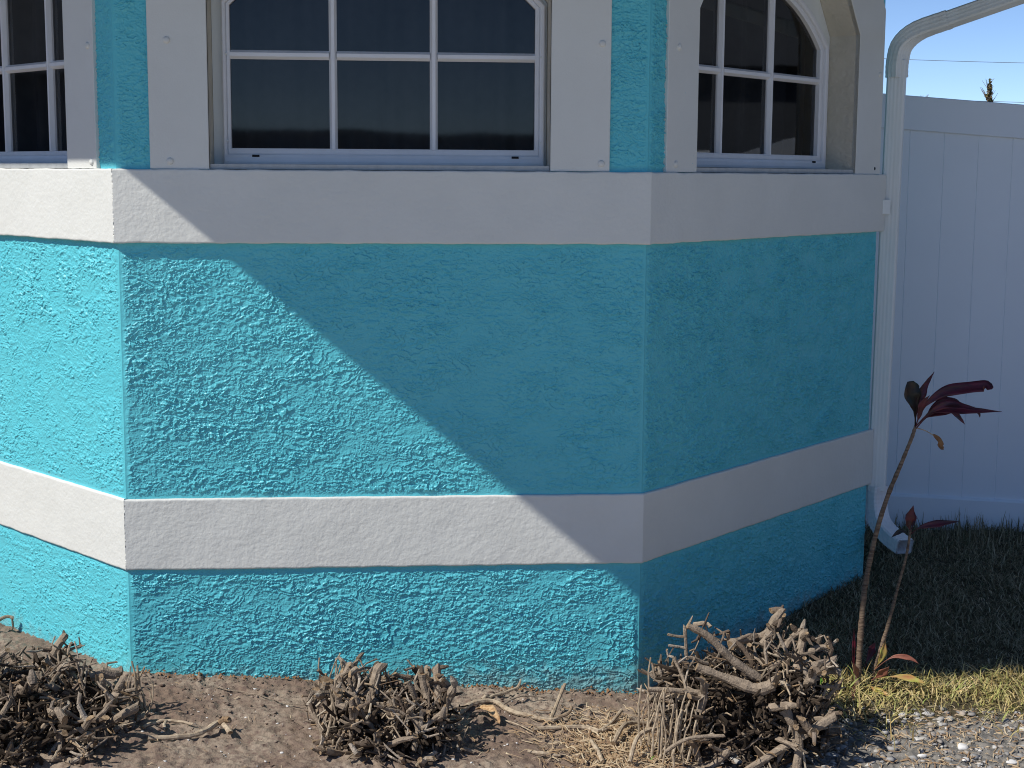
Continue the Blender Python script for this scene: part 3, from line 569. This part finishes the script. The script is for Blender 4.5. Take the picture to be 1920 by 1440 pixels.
stick([(1.147, -.178, -.138), (1.20, -.13, -.13), (1.252, -.11, -.135), (1.327, -.11, -.145)], .0028, .0014, 'dark arching twig behind the forked stick', mt=M_bark)
stick([(1.454, -.453, -.16), (1.49, -.38, -.14), (1.53, -.319, -.15), (1.592, -.288, -.165)], .0075, .006, 'arched stick in the straw left of the tallest shrub')
stick([(1.478, -.599, -.16), (1.52, -.50, -.12), (1.60, -.44, -.12), (1.712, -.342, -.16)], .0065, .0055, 'tan bowed branch leaning into the tallest shrub at its lower left')
stick([(1.36, -.044, -.15), (1.453, .0, -.153)], .0018, .0013, 'short dark twig by the wall near the right corner', mt=M_bark)
hk = leaf([(1.065, -.235, -.128), (1.10, -.28, -.115), (1.13, -.33, -.14)], .017, 'dead_leaf', M_husk, .6, up=(0, -.2, 1)); tag(hk, 'curled pale orange dead leaf beside the forked stick', 'leaf')
# straw and chips litter
def curls(name, n, pos, rr, ll, mt, label, seed, up=.3, curve=.5):
    g = np.random.default_rng(seed); xs, ys = pos(g, n); L_ = g.uniform(ll[0], ll[1], n); R = g.uniform(rr[0], rr[1], n)
    az = g.uniform(0, 2*np.pi, n); k = 5; s = np.linspace(0, 1, k); cv = g.normal(0, curve, n)
    A_ = az[:, None]+cv[:, None]*s[None]*2; dx = np.cumsum(np.cos(A_), 1)*L_[:, None]/k; dy = np.cumsum(np.sin(A_), 1)*L_[:, None]/k
    px_ = xs[:, None]+dx; py_ = ys[:, None]+dy; tilt = np.abs(g.normal(0, up, n))*L_
    pz = zg(px_, py_)+znoise(px_, py_)+.0015+g.uniform(0, .008, n)[:, None]+tilt[:, None]*np.sin(s*2.4)[None]*.5
    nx = -np.sin(A_)*R[:, None]; ny = np.cos(A_)*R[:, None]; tp = np.array([.7, 1, 1, .8, .35])[None]
    Vt = [np.stack([px_+nx*tp*a, py_+ny*tp*a, pz+R[:, None]*tp*h_], -1) for a, h_ in ((1, 0), (0, 1.1), (-1, 0))]
    V = np.stack(Vt, 2).reshape(-1, 3); b0 = (np.arange(n)*k*3)[:, None, None]+(np.arange(k-1)*3)[None, :, None]+np.arange(2)[None, None, :]
    b0 = b0.ravel(); F = np.stack([b0, b0+3, b0+4, b0+1], 1)
    return tag(link_np(name, V, F, mt, smooth=False), label, None, kind='stuff')
def p_straw(g, n): return np.clip(g.normal(1.47, .11, n), 1.0, 1.75), np.clip(g.normal(-.47, .13, n), -.95, -.18)
curls('straw_litter', 1700, p_straw, (.0007, .0026), (.015, .085), M_straw, 'orange-tan straw and chips on soil left of the tallest shrub', 5, .15)
def p_sc(g, n): return g.uniform(-1, 2.8, n), g.uniform(-.9, -.02, n)
curls('twig_litter', 420, p_sc, (.0005, .0014), (.008, .045), M_straw, 'scattered tiny twigs on bare soil', 6, .05)
def p_gv(g, n): return g.uniform(1.9, 3.3, n), g.uniform(-.9, -.15, n)
curls('dry_litter', 1500, p_gv, (.0008, .0026), (.012, .06), M_straw, 'dry stems strewn across the gravel', 8, .08)
def p_wall(g, n): return g.uniform(.0, 1.6, n), g.uniform(-.035, .0, n)
curls('soil_crumbs', 260, p_wall, (.002, .005), (.006, .014), M_brown, 'dark crumbs along the wall foot', 9, .1)
# ------------------------------------------------------------------ grass
def inhouse(x, y): return (y > (x-W)*math.tan(AR)-.004) & (x < RE[0]+.02)
def grass(name, n, pos, hh, ww, mt, label, seed, lean=.8):
    g = np.random.default_rng(seed); xs, ys = pos(g, int(n*1.6)); ok = ~inhouse(xs, ys); xs = xs[ok][:n]; ys = ys[ok][:n]; n = len(xs)
    H = g.uniform(hh[0], hh[1], n)*(.8+.5*perlin(xs*5, ys*5, 33)); R = g.uniform(ww[0], ww[1], n); az = g.uniform(0, 2*np.pi, n); ln = np.clip(np.abs(g.normal(lean, .5, n)), .1, 2.6)
    k = 5; s = np.linspace(0, 1, k)[None]; th = ln[:, None]*(.35+s*.9)       # bend away from upright
    st = H[:, None]/(k-1); hx = np.concatenate([np.zeros((n, 1)), np.cumsum(np.sin(th)[:, :-1], 1)], 1)*st; hz = np.concatenate([np.zeros((n, 1)), np.cumsum(np.cos(th)[:, :-1], 1)], 1)*st
    caz = az[:, None]+g.normal(0, .5, n)[:, None]*s
    px_ = xs[:, None]+hx*np.cos(caz); py_ = ys[:, None]+hx*np.sin(caz); g0 = zg(xs, ys)+znoise(xs, ys); pz = np.maximum(g0[:, None]-.004+hz+g.uniform(0, .012, n)[:, None], g0[:, None]+.002*g.random(n)[:, None]-.001)
    a2 = az+g.normal(1.57, .6, n); nx = np.cos(a2)[:, None]*R[:, None]; ny = np.sin(a2)[:, None]*R[:, None]; tp = np.array([.8, 1, .85, .6, .12])[None]
    V = np.stack([np.stack([px_+nx*tp, py_+ny*tp, pz], -1), np.stack([px_-nx*tp, py_-ny*tp, pz], -1)], 2).reshape(-1, 3)
    b0 = ((np.arange(n)*k*2)[:, None]+(np.arange(k-1)*2)[None]).ravel(); F = np.stack([b0, b0+2, b0+3, b0+1], 1)
    return tag(link_np(name, V, F, mt, smooth=False), label, None, kind='stuff')
def p_lawn(g, n): return g.uniform(1.7, 4.6, n), np.clip(g.uniform(-.02, 1.78, n)**1.0, .02, 1.77)
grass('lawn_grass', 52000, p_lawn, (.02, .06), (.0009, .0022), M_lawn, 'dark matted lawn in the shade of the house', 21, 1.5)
def p_far(g, n): return g.uniform(2.72, 4.6, n), g.uniform(1.45, 1.775, n)
grass('tall_grass', 1600, p_far, (.05, .12), (.0012, .0026), M_lawn, 'longer dark grass along the fence foot', 22, .35)
def p_edge(g, n):
    x = 2.02+2.4*g.random(n)**.85; return x, .10+.04*(x-2.2)-np.abs(g.normal(0, .14, n))*(1+.6*perlin(x*4, x*0+.5, 8))
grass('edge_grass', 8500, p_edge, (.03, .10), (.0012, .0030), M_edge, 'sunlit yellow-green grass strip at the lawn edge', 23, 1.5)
# ------------------------------------------------------------------ stones
def lump(g, x, y, r, flat=.5):
    ph = (1+5**.5)/2; v = np.array([(-1, ph, 0), (1, ph, 0), (-1, -ph, 0), (1, -ph, 0), (0, -1, ph), (0, 1, ph), (0, -1, -ph), (0, 1, -ph), (ph, 0, -1), (ph, 0, 1), (-ph, 0, -1), (-ph, 0, 1)], float)/1.9
    f = np.array([(0, 11, 5), (0, 5, 1), (0, 1, 7), (0, 7, 10), (0, 10, 11), (1, 5, 9), (5, 11, 4), (11, 10, 2), (10, 7, 6), (7, 1, 8), (3, 9, 4), (3, 4, 2), (3, 2, 6), (3, 6, 8), (3, 8, 9), (4, 9, 5), (2, 4, 11), (6, 2, 10), (8, 6, 7), (9, 8, 1)])
    v = v*g.uniform(.6, 1.3, (12, 1))*np.array([r*g.uniform(.8, 1.5), r*g.uniform(.6, 1), r*flat*g.uniform(.6, 1.1)]); a = g.uniform(0, 6.28); c, s = math.cos(a), math.sin(a)
    v = np.stack([v[:, 0]*c-v[:, 1]*s, v[:, 0]*s+v[:, 1]*c, v[:, 2]], 1)+np.array([x, y, gz(x, y)+r*flat*.35]); return v, f
def stones(name, pts, mt, label, seed):
    g = np.random.default_rng(seed); V = []; F = []; k = 0
    for x, y, r in pts:
        v, f = lump(g, x, y, r); V.append(v); F.append(f+k); k += 12
    return tag(link_np(name, np.concatenate(V), np.concatenate(F), mt, smooth=False), label, None, kind='stuff')
g = np.random.default_rng(77)
pts = [(g.uniform(1.75, 3.4), g.uniform(-.95, -.14), .002+.016*g.random()**3.5) for _ in range(3400)]
stones('gravel', pts, M_stone, 'grey and white crushed gravel at the lower right', 78)
pts = [(g.uniform(-1, 1.8), g.uniform(-.95, -.03), .0014+.0050*g.random()**3) for _ in range(650)]
stones('shell_bits', pts, M_white, 'tiny pale shell bits in the brown soil', 79)
spots = [(2.503, -.318, .010, 'flat white stone nearest the lawn edge in the gravel'), (2.344, -.358, .008, 'small white stone closest to the tallest shrub'), (2.501, -.455, .022, 'large angular white stone in the middle of the gravel'),
         (2.356, -.51, .015, 'squarish white stone on the rim of the shrub shadow'), (2.471, -.553, .015, 'white stone at the bottom edge beside a jagged one'), (2.609, -.555, .022, 'rounded white stone in the lower right corner'),
         (2.546, -.471, .009, 'small upright white stone right of the large angular one'), (2.345, -.26, .018, 'long grey-white flat stone behind the others')]
for x, y, r, lb in spots:
    v, f = lump(g, x, y, r, .6); o = link_np('stone', v, f, M_white, smooth=False); tag(o, lb, 'stone', 'pale stones on the gravel')
    bv = o.modifiers.new('round', 'BEVEL'); bv.width = r*.18; bv.segments = 2
pts = [(g.uniform(-1, 1.9), -.02-abs(g.normal(0, .28)), .0015+.0065*g.random()**2.6) for _ in range(2600)]
stones('soil_clods', pts, M_clod, 'loose crumbs and clods on the brown soil', 80)
# ------------------------------------------------------------------ red-leaved plant
plant = empty('red_leaved_plant', (2.33, .0, gz(2.33, .0))); tag(plant, 'leggy plant with two bare ringed stems and burgundy leaf tufts', 'plant')
def T(p): x, y, z = p; return (x-.047, y-.14, z*.9705+.0436)
def PT(l, j=0): return [T((a, b_+j*i/(max(len(l)-1, 1)), c)) for i, (a, b_, c) in enumerate(l)]
def stem(l, r0, r1):
    pp = smooth_path(PT(l), 9); n_ = len(pp); pp[0].z -= .07; m = MB(); rg = random.Random(5)
    tube(m, pp, [(r0+(r1-r0)*i/(n_-1))*rg.choice([.94, 1.0, 1.05, 1.16]) for i in range(n_)], 10, 0, 0, .08); keep(m.build('stem', M_stem, smooth=True), plant)
stem([(2.369, .14, -.211), (2.373, .14, -.036), (2.381, .14, .129), (2.407, .14, .292), (2.441, .14, .427), (2.483, .14, .543), (2.515, .14, .632), (2.524, .14, .667)], .0105, .0048)
stem([(2.423, .16, -.22), (2.431, .16, -.154), (2.466, .16, -.025), (2.497, .16, .122), (2.521, .16, .231), (2.53, .16, .313)], .0075, .0036)
lanc = lambda s: (.10+.90*sst(.22, .52, s))*(1+.10*math.sin(s*23))*(1-sst(.62, 1.0, s)*.96)
def lf(l, w_, mt, name='leaf', prof=lanc, fold=.35, j=0, up=None): return keep(leaf(PT(l, j), w_, name, mt, fold, prof, up), plant)
lf([(2.524, .14, .665), (2.520, .14, .72), (2.505, .14, .773), (2.500, .14, .818)], .031, M_dark, prof=lambda s: (.08+.92*sst(.25, .62, s))*(1-sst(.82, 1, s)*.65), fold=.35)
lf([(2.526, .14, .66), (2.528, .14, .72), (2.547, .14, .785), (2.586, .14, .846)], .0135, M_red, fold=.5, j=.02)
lf([(2.524, .14, .655), (2.526, .14, .70), (2.522, .14, .75), (2.530, .14, .79)], .009, M_red, fold=.5, j=.03)
lf([(2.526, .14, .67), (2.545, .14, .735), (2.60, .14, .783), (2.665, .14, .798), (2.724, .14, .806), (2.730, .14, .797)], .019, M_red, prof=lambda s: (.1+.9*sst(.12, .5, s))*(1-sst(.9, 1.0, s)*.9), j=-.06)
lf([(2.526, .14, .668), (2.555, .14, .715), (2.60, .14, .748), (2.65, .14, .745), (2.70, .14, .735)], .014, M_red, j=-.11)
lf([(2.527, .14, .66), (2.57, .14, .712), (2.63, .14, .726), (2.70, .14, .722), (2.797, .14, .719)], .0165, M_red, j=-.02)
lf([(2.527, .14, .662), (2.56, .14, .695), (2.60, .14, .735), (2.65, .14, .748), (2.685, .14, .738)], .016, M_red, j=.03)
lf([(2.527, .14, .66), (2.57, .14, .70), (2.64, .14, .715), (2.74, .14, .722)], .015, M_red, j=.06)
lf([(2.524, .14, .66), (2.530, .14, .70), (2.535, .14, .745), (2.556, .14, .775)], .012, M_red, j=-.03)
lf([(2.62, .14, .722), (2.655, .14, .708), (2.695, .14, .670)], .010, M_red, j=.02)
lf([(2.70, .14, .722), (2.728, .14, .712), (2.735, .14, .696)], .005, M_red)
m = MB(); tube(m, smooth_path(PT([(2.524, .14, .664), (2.555, .14, .655), (2.585, .14, .638)]), 4), [.0016]*9, 6, 0, 0); keep(m.build('leaf_stalk', M_twig), plant)
lf([(2.583, .14, .640), (2.602, .14, .618), (2.606, .14, .60), (2.620, .14, .592)], .011, M_brown, 'dead_leaf', prof=lambda s: .3+.7*math.sin(math.pi*s), fold=.8)
for l, w_, mt, j in (([(2.533, .16, .30), (2.523, .16, .345), (2.537, .16, .398)], .017, M_red, 0), ([(2.533, .16, .302), (2.56, .16, .328), (2.62, .16, .343), (2.676, .16, .352)], .011, M_red, -.04), ([(2.530, .16, .303), (2.495, .16, .314), (2.462, .16, .296)], .007, M_dark, -.02),
                     ([(2.533, .16, .31), (2.545, .16, .345), (2.55, .16, .375)], .008, M_red, .03)):
    lf(l, w_, mt, j=j)
lf([(2.385, .14, -.205), (2.360, .14, -.165), (2.345, .14, -.125)], .011, M_pink, j=-.03); lf([(2.425, .14, -.157), (2.45, .14, -.115), (2.463, .14, -.06)], .012, M_gold, j=.02)
lf([(2.425, .14, -.157), (2.478, .14, -.112), (2.53, .14, -.113), (2.560, .14, -.130)], .008, M_pink, j=-.03); lf([(2.415, .14, -.195), (2.440, .14, -.165), (2.458, .14, -.135)], .014, M_pink, j=-.04)
lf([(2.435, .14, -.188), (2.49, .14, -.176), (2.54, .14, -.180), (2.575, .14, -.188)], .011, M_gold, j=-.06); lf([(2.40, .14, -.205), (2.42, .14, -.215), (2.455, .14, -.222)], .011, M_gold, j=-.08)
lf([(2.355, .14, -.20), (2.357, .14, -.10), (2.360, .14, -.02)], .006, M_red, j=.03); lf([(2.39, .14, -.15), (2.415, .14, -.11), (2.44, .14, -.08)], .013, M_red, j=.05)
lf([(2.365, .14, -.20), (2.34, .14, -.21), (2.325, .14, -.225)], .009, M_pink, j=-.10)
# ------------------------------------------------------------------ beyond the fence
def wire(p, q, label, sag=.15):
    m = MB(); n_ = 12; pts = []
    for i in range(n_+1):
        s = i/n_*3-1; pts.append((p[0]+(q[0]-p[0])*s, p[1]+(q[1]-p[1])*s, p[2]+(q[2]-p[2])*s-sag*(1-(2*i/n_-1)**2)*.3+sag*.27))
    tube(m, pts, [.0065]*(n_+1), 6, 0, 0); tag(m.build('power_line', M_wire), label, 'power line', 'wires crossing the sky beyond the fence')
def far(d, y): k = (y-CAM[1])/d[1]; return tuple(CAM[i]+d[i]*k for i in range(3))
wire((12.86, 30., 4.171), (15.53, 30., 4.13), 'upper thin wire crossing the clear sky'); wire((12.90, 30., 3.285), (15.58, 30., 3.226), 'lower thin wire just above the fence top')
def tree(name, x, y, h, cr, label, leafn, seed, bare=False):
    rg = random.Random(seed); root = empty(name, (x, y, -.2)); tag(root, label, 'tree', None)
    m = MB(); tube(m, [(x, y, -.3), (x+.05, y, h*.4), (x-.04, y, h*.75), (x, y, h)], [.09, .07, .04, .012], 8, 0, 0)
    for i in range(16):
        z = h*rg.uniform(.45, .96); a = rg.uniform(0, 6.28); L_ = cr*rg.uniform(.5, 1)*(1.15-z/h); e = (x+math.cos(a)*L_, y+math.sin(a)*L_, z+L_*.8)
        mid = tuple((p+q)/2 for p, q in zip((x, y, z), e)); tube(m, [(x, y, z), (mid[0], mid[1], mid[2]+.02), e], [.02, .012, .006], 5, 0, 0)
        for k in range(4):
            a2 = a+rg.gauss(0, .9); s = rg.random(); b0 = [(x, y, z)[i_]+(e[i_]-(x, y, z)[i_])*s for i_ in range(3)]; tube(m, [b0, (b0[0]+.15*math.cos(a2), b0[1]+.15*math.sin(a2), b0[2]+.22)], [.006, .003], 4, 0, 0)
    keep(m.build('trunk', M_bark), root)
    if leafn:
        n = leafn; g = np.random.default_rng(seed); zz = g.uniform(.42, 1.0, n); rr = cr*(1.06-zz)*1.35*g.random(n)**.5*(.6+.6*np.abs(perlin(zz*14, zz*0+.5, seed))); a = g.uniform(0, 6.28, n)
        c = np.stack([x+rr*np.cos(a), y+rr*np.sin(a), zz*h+g.normal(0, .04, n)], 1); d1 = g.normal(0, 1, (n, 3)); d1 /= np.linalg.norm(d1, axis=1)[:, None]; d2 = np.cross(d1, g.normal(0, 1, (n, 3))); d2 /= np.linalg.norm(d2, axis=1)[:, None]
        s1 = g.uniform(.03, .07, (n, 1)); V = np.stack([c-d1*s1, c+d2*s1*.45, c+d1*s1, c-d2*s1*.45], 1).reshape(-1, 3)
        keep(link_np('crown', V, np.arange(n*4).reshape(-1, 4), M_tree, smooth=False), root)
tree('distant_tree', 13.33+.0, 26.5, 3.47, .38, 'small leafy treetop poking above the white fence', 650, 5)
tree('bare_tree', 12.35, 28.0, 3.22, .6, 'faint bare treetop left of the leafy one', 0, 9)
# pale sheet added out of view to bounce sunlight onto the shaded faces
xs_ = np.linspace(-14, 16, 61); ys_ = np.linspace(-15, -1.25, 60); T_, Z_ = np.meshgrid(xs_, ys_, indexing='ij')
tag(link_np('bounce_sheet', np.stack([T_, Z_, zg(T_, Z_)+.02], -1).reshape(-1, 3), gridfaces(61, 60), mat('bounce_pale', (.52, .47, .40), .9, .2, 1, 20, (.42, .38, .32), bump=.6, bscale=60, bdist=.01)), 'pale sheet added out of view before the bed to bounce light', kind='structure')
# unseen wall and plain houses, added to shape the reflections in the glass
M_plain = mat('plain_render', (.09, .10, .115), .9, .2, .5, 2, (.075, .085, .10)); M_pale = mat('pale_block', (.44, .46, .48), .9, .2, .5, 1.5, (.38, .40, .42))
gw = empty('reflection_wall', (1, -27, -.2)); tag(gw, 'long low grey wall added out of view, mirrored in the front window', 'wall')
m = MB(); wbox(m, -24, 26, -27.4, -27, -.6, 2.25); keep(m.build('wall', M_pale), gw)
m = MB(); wbox(m, -24.1, 26.1, -27.5, -26.9, 2.25, 2.33); keep(m.build('coping', M_pale), gw)
for x0, x1, lab_ in ((22, 31, 'plain grey house added out of view at the right, mirrored in the angled window'), (-32, -23, 'plain grey house added out of view at the left, mirrored in the left window')):
    nb = empty('reflection_house', ((x0+x1)/2, 3, -.3)); tag(nb, lab_, 'house')
    m = MB(); wbox(m, x0, x1, -20, 22, -.6, 3.3); keep(m.build('wall', M_plain), nb)
    m = MB(); xm = (x0+x1)/2; a, c = x0-.5, x1+.5
    m.add([(a, -20.5, 3.3), (c, -20.5, 3.3), (xm, -20.5, 5.2), (a, 22.5, 3.3), (c, 22.5, 3.3), (xm, 22.5, 5.2)], [(0, 1, 2), (3, 5, 4), (0, 2, 5, 3), (1, 4, 5, 2), (0, 3, 4, 1)]); keep(m.build('roof', M_plain), nb)
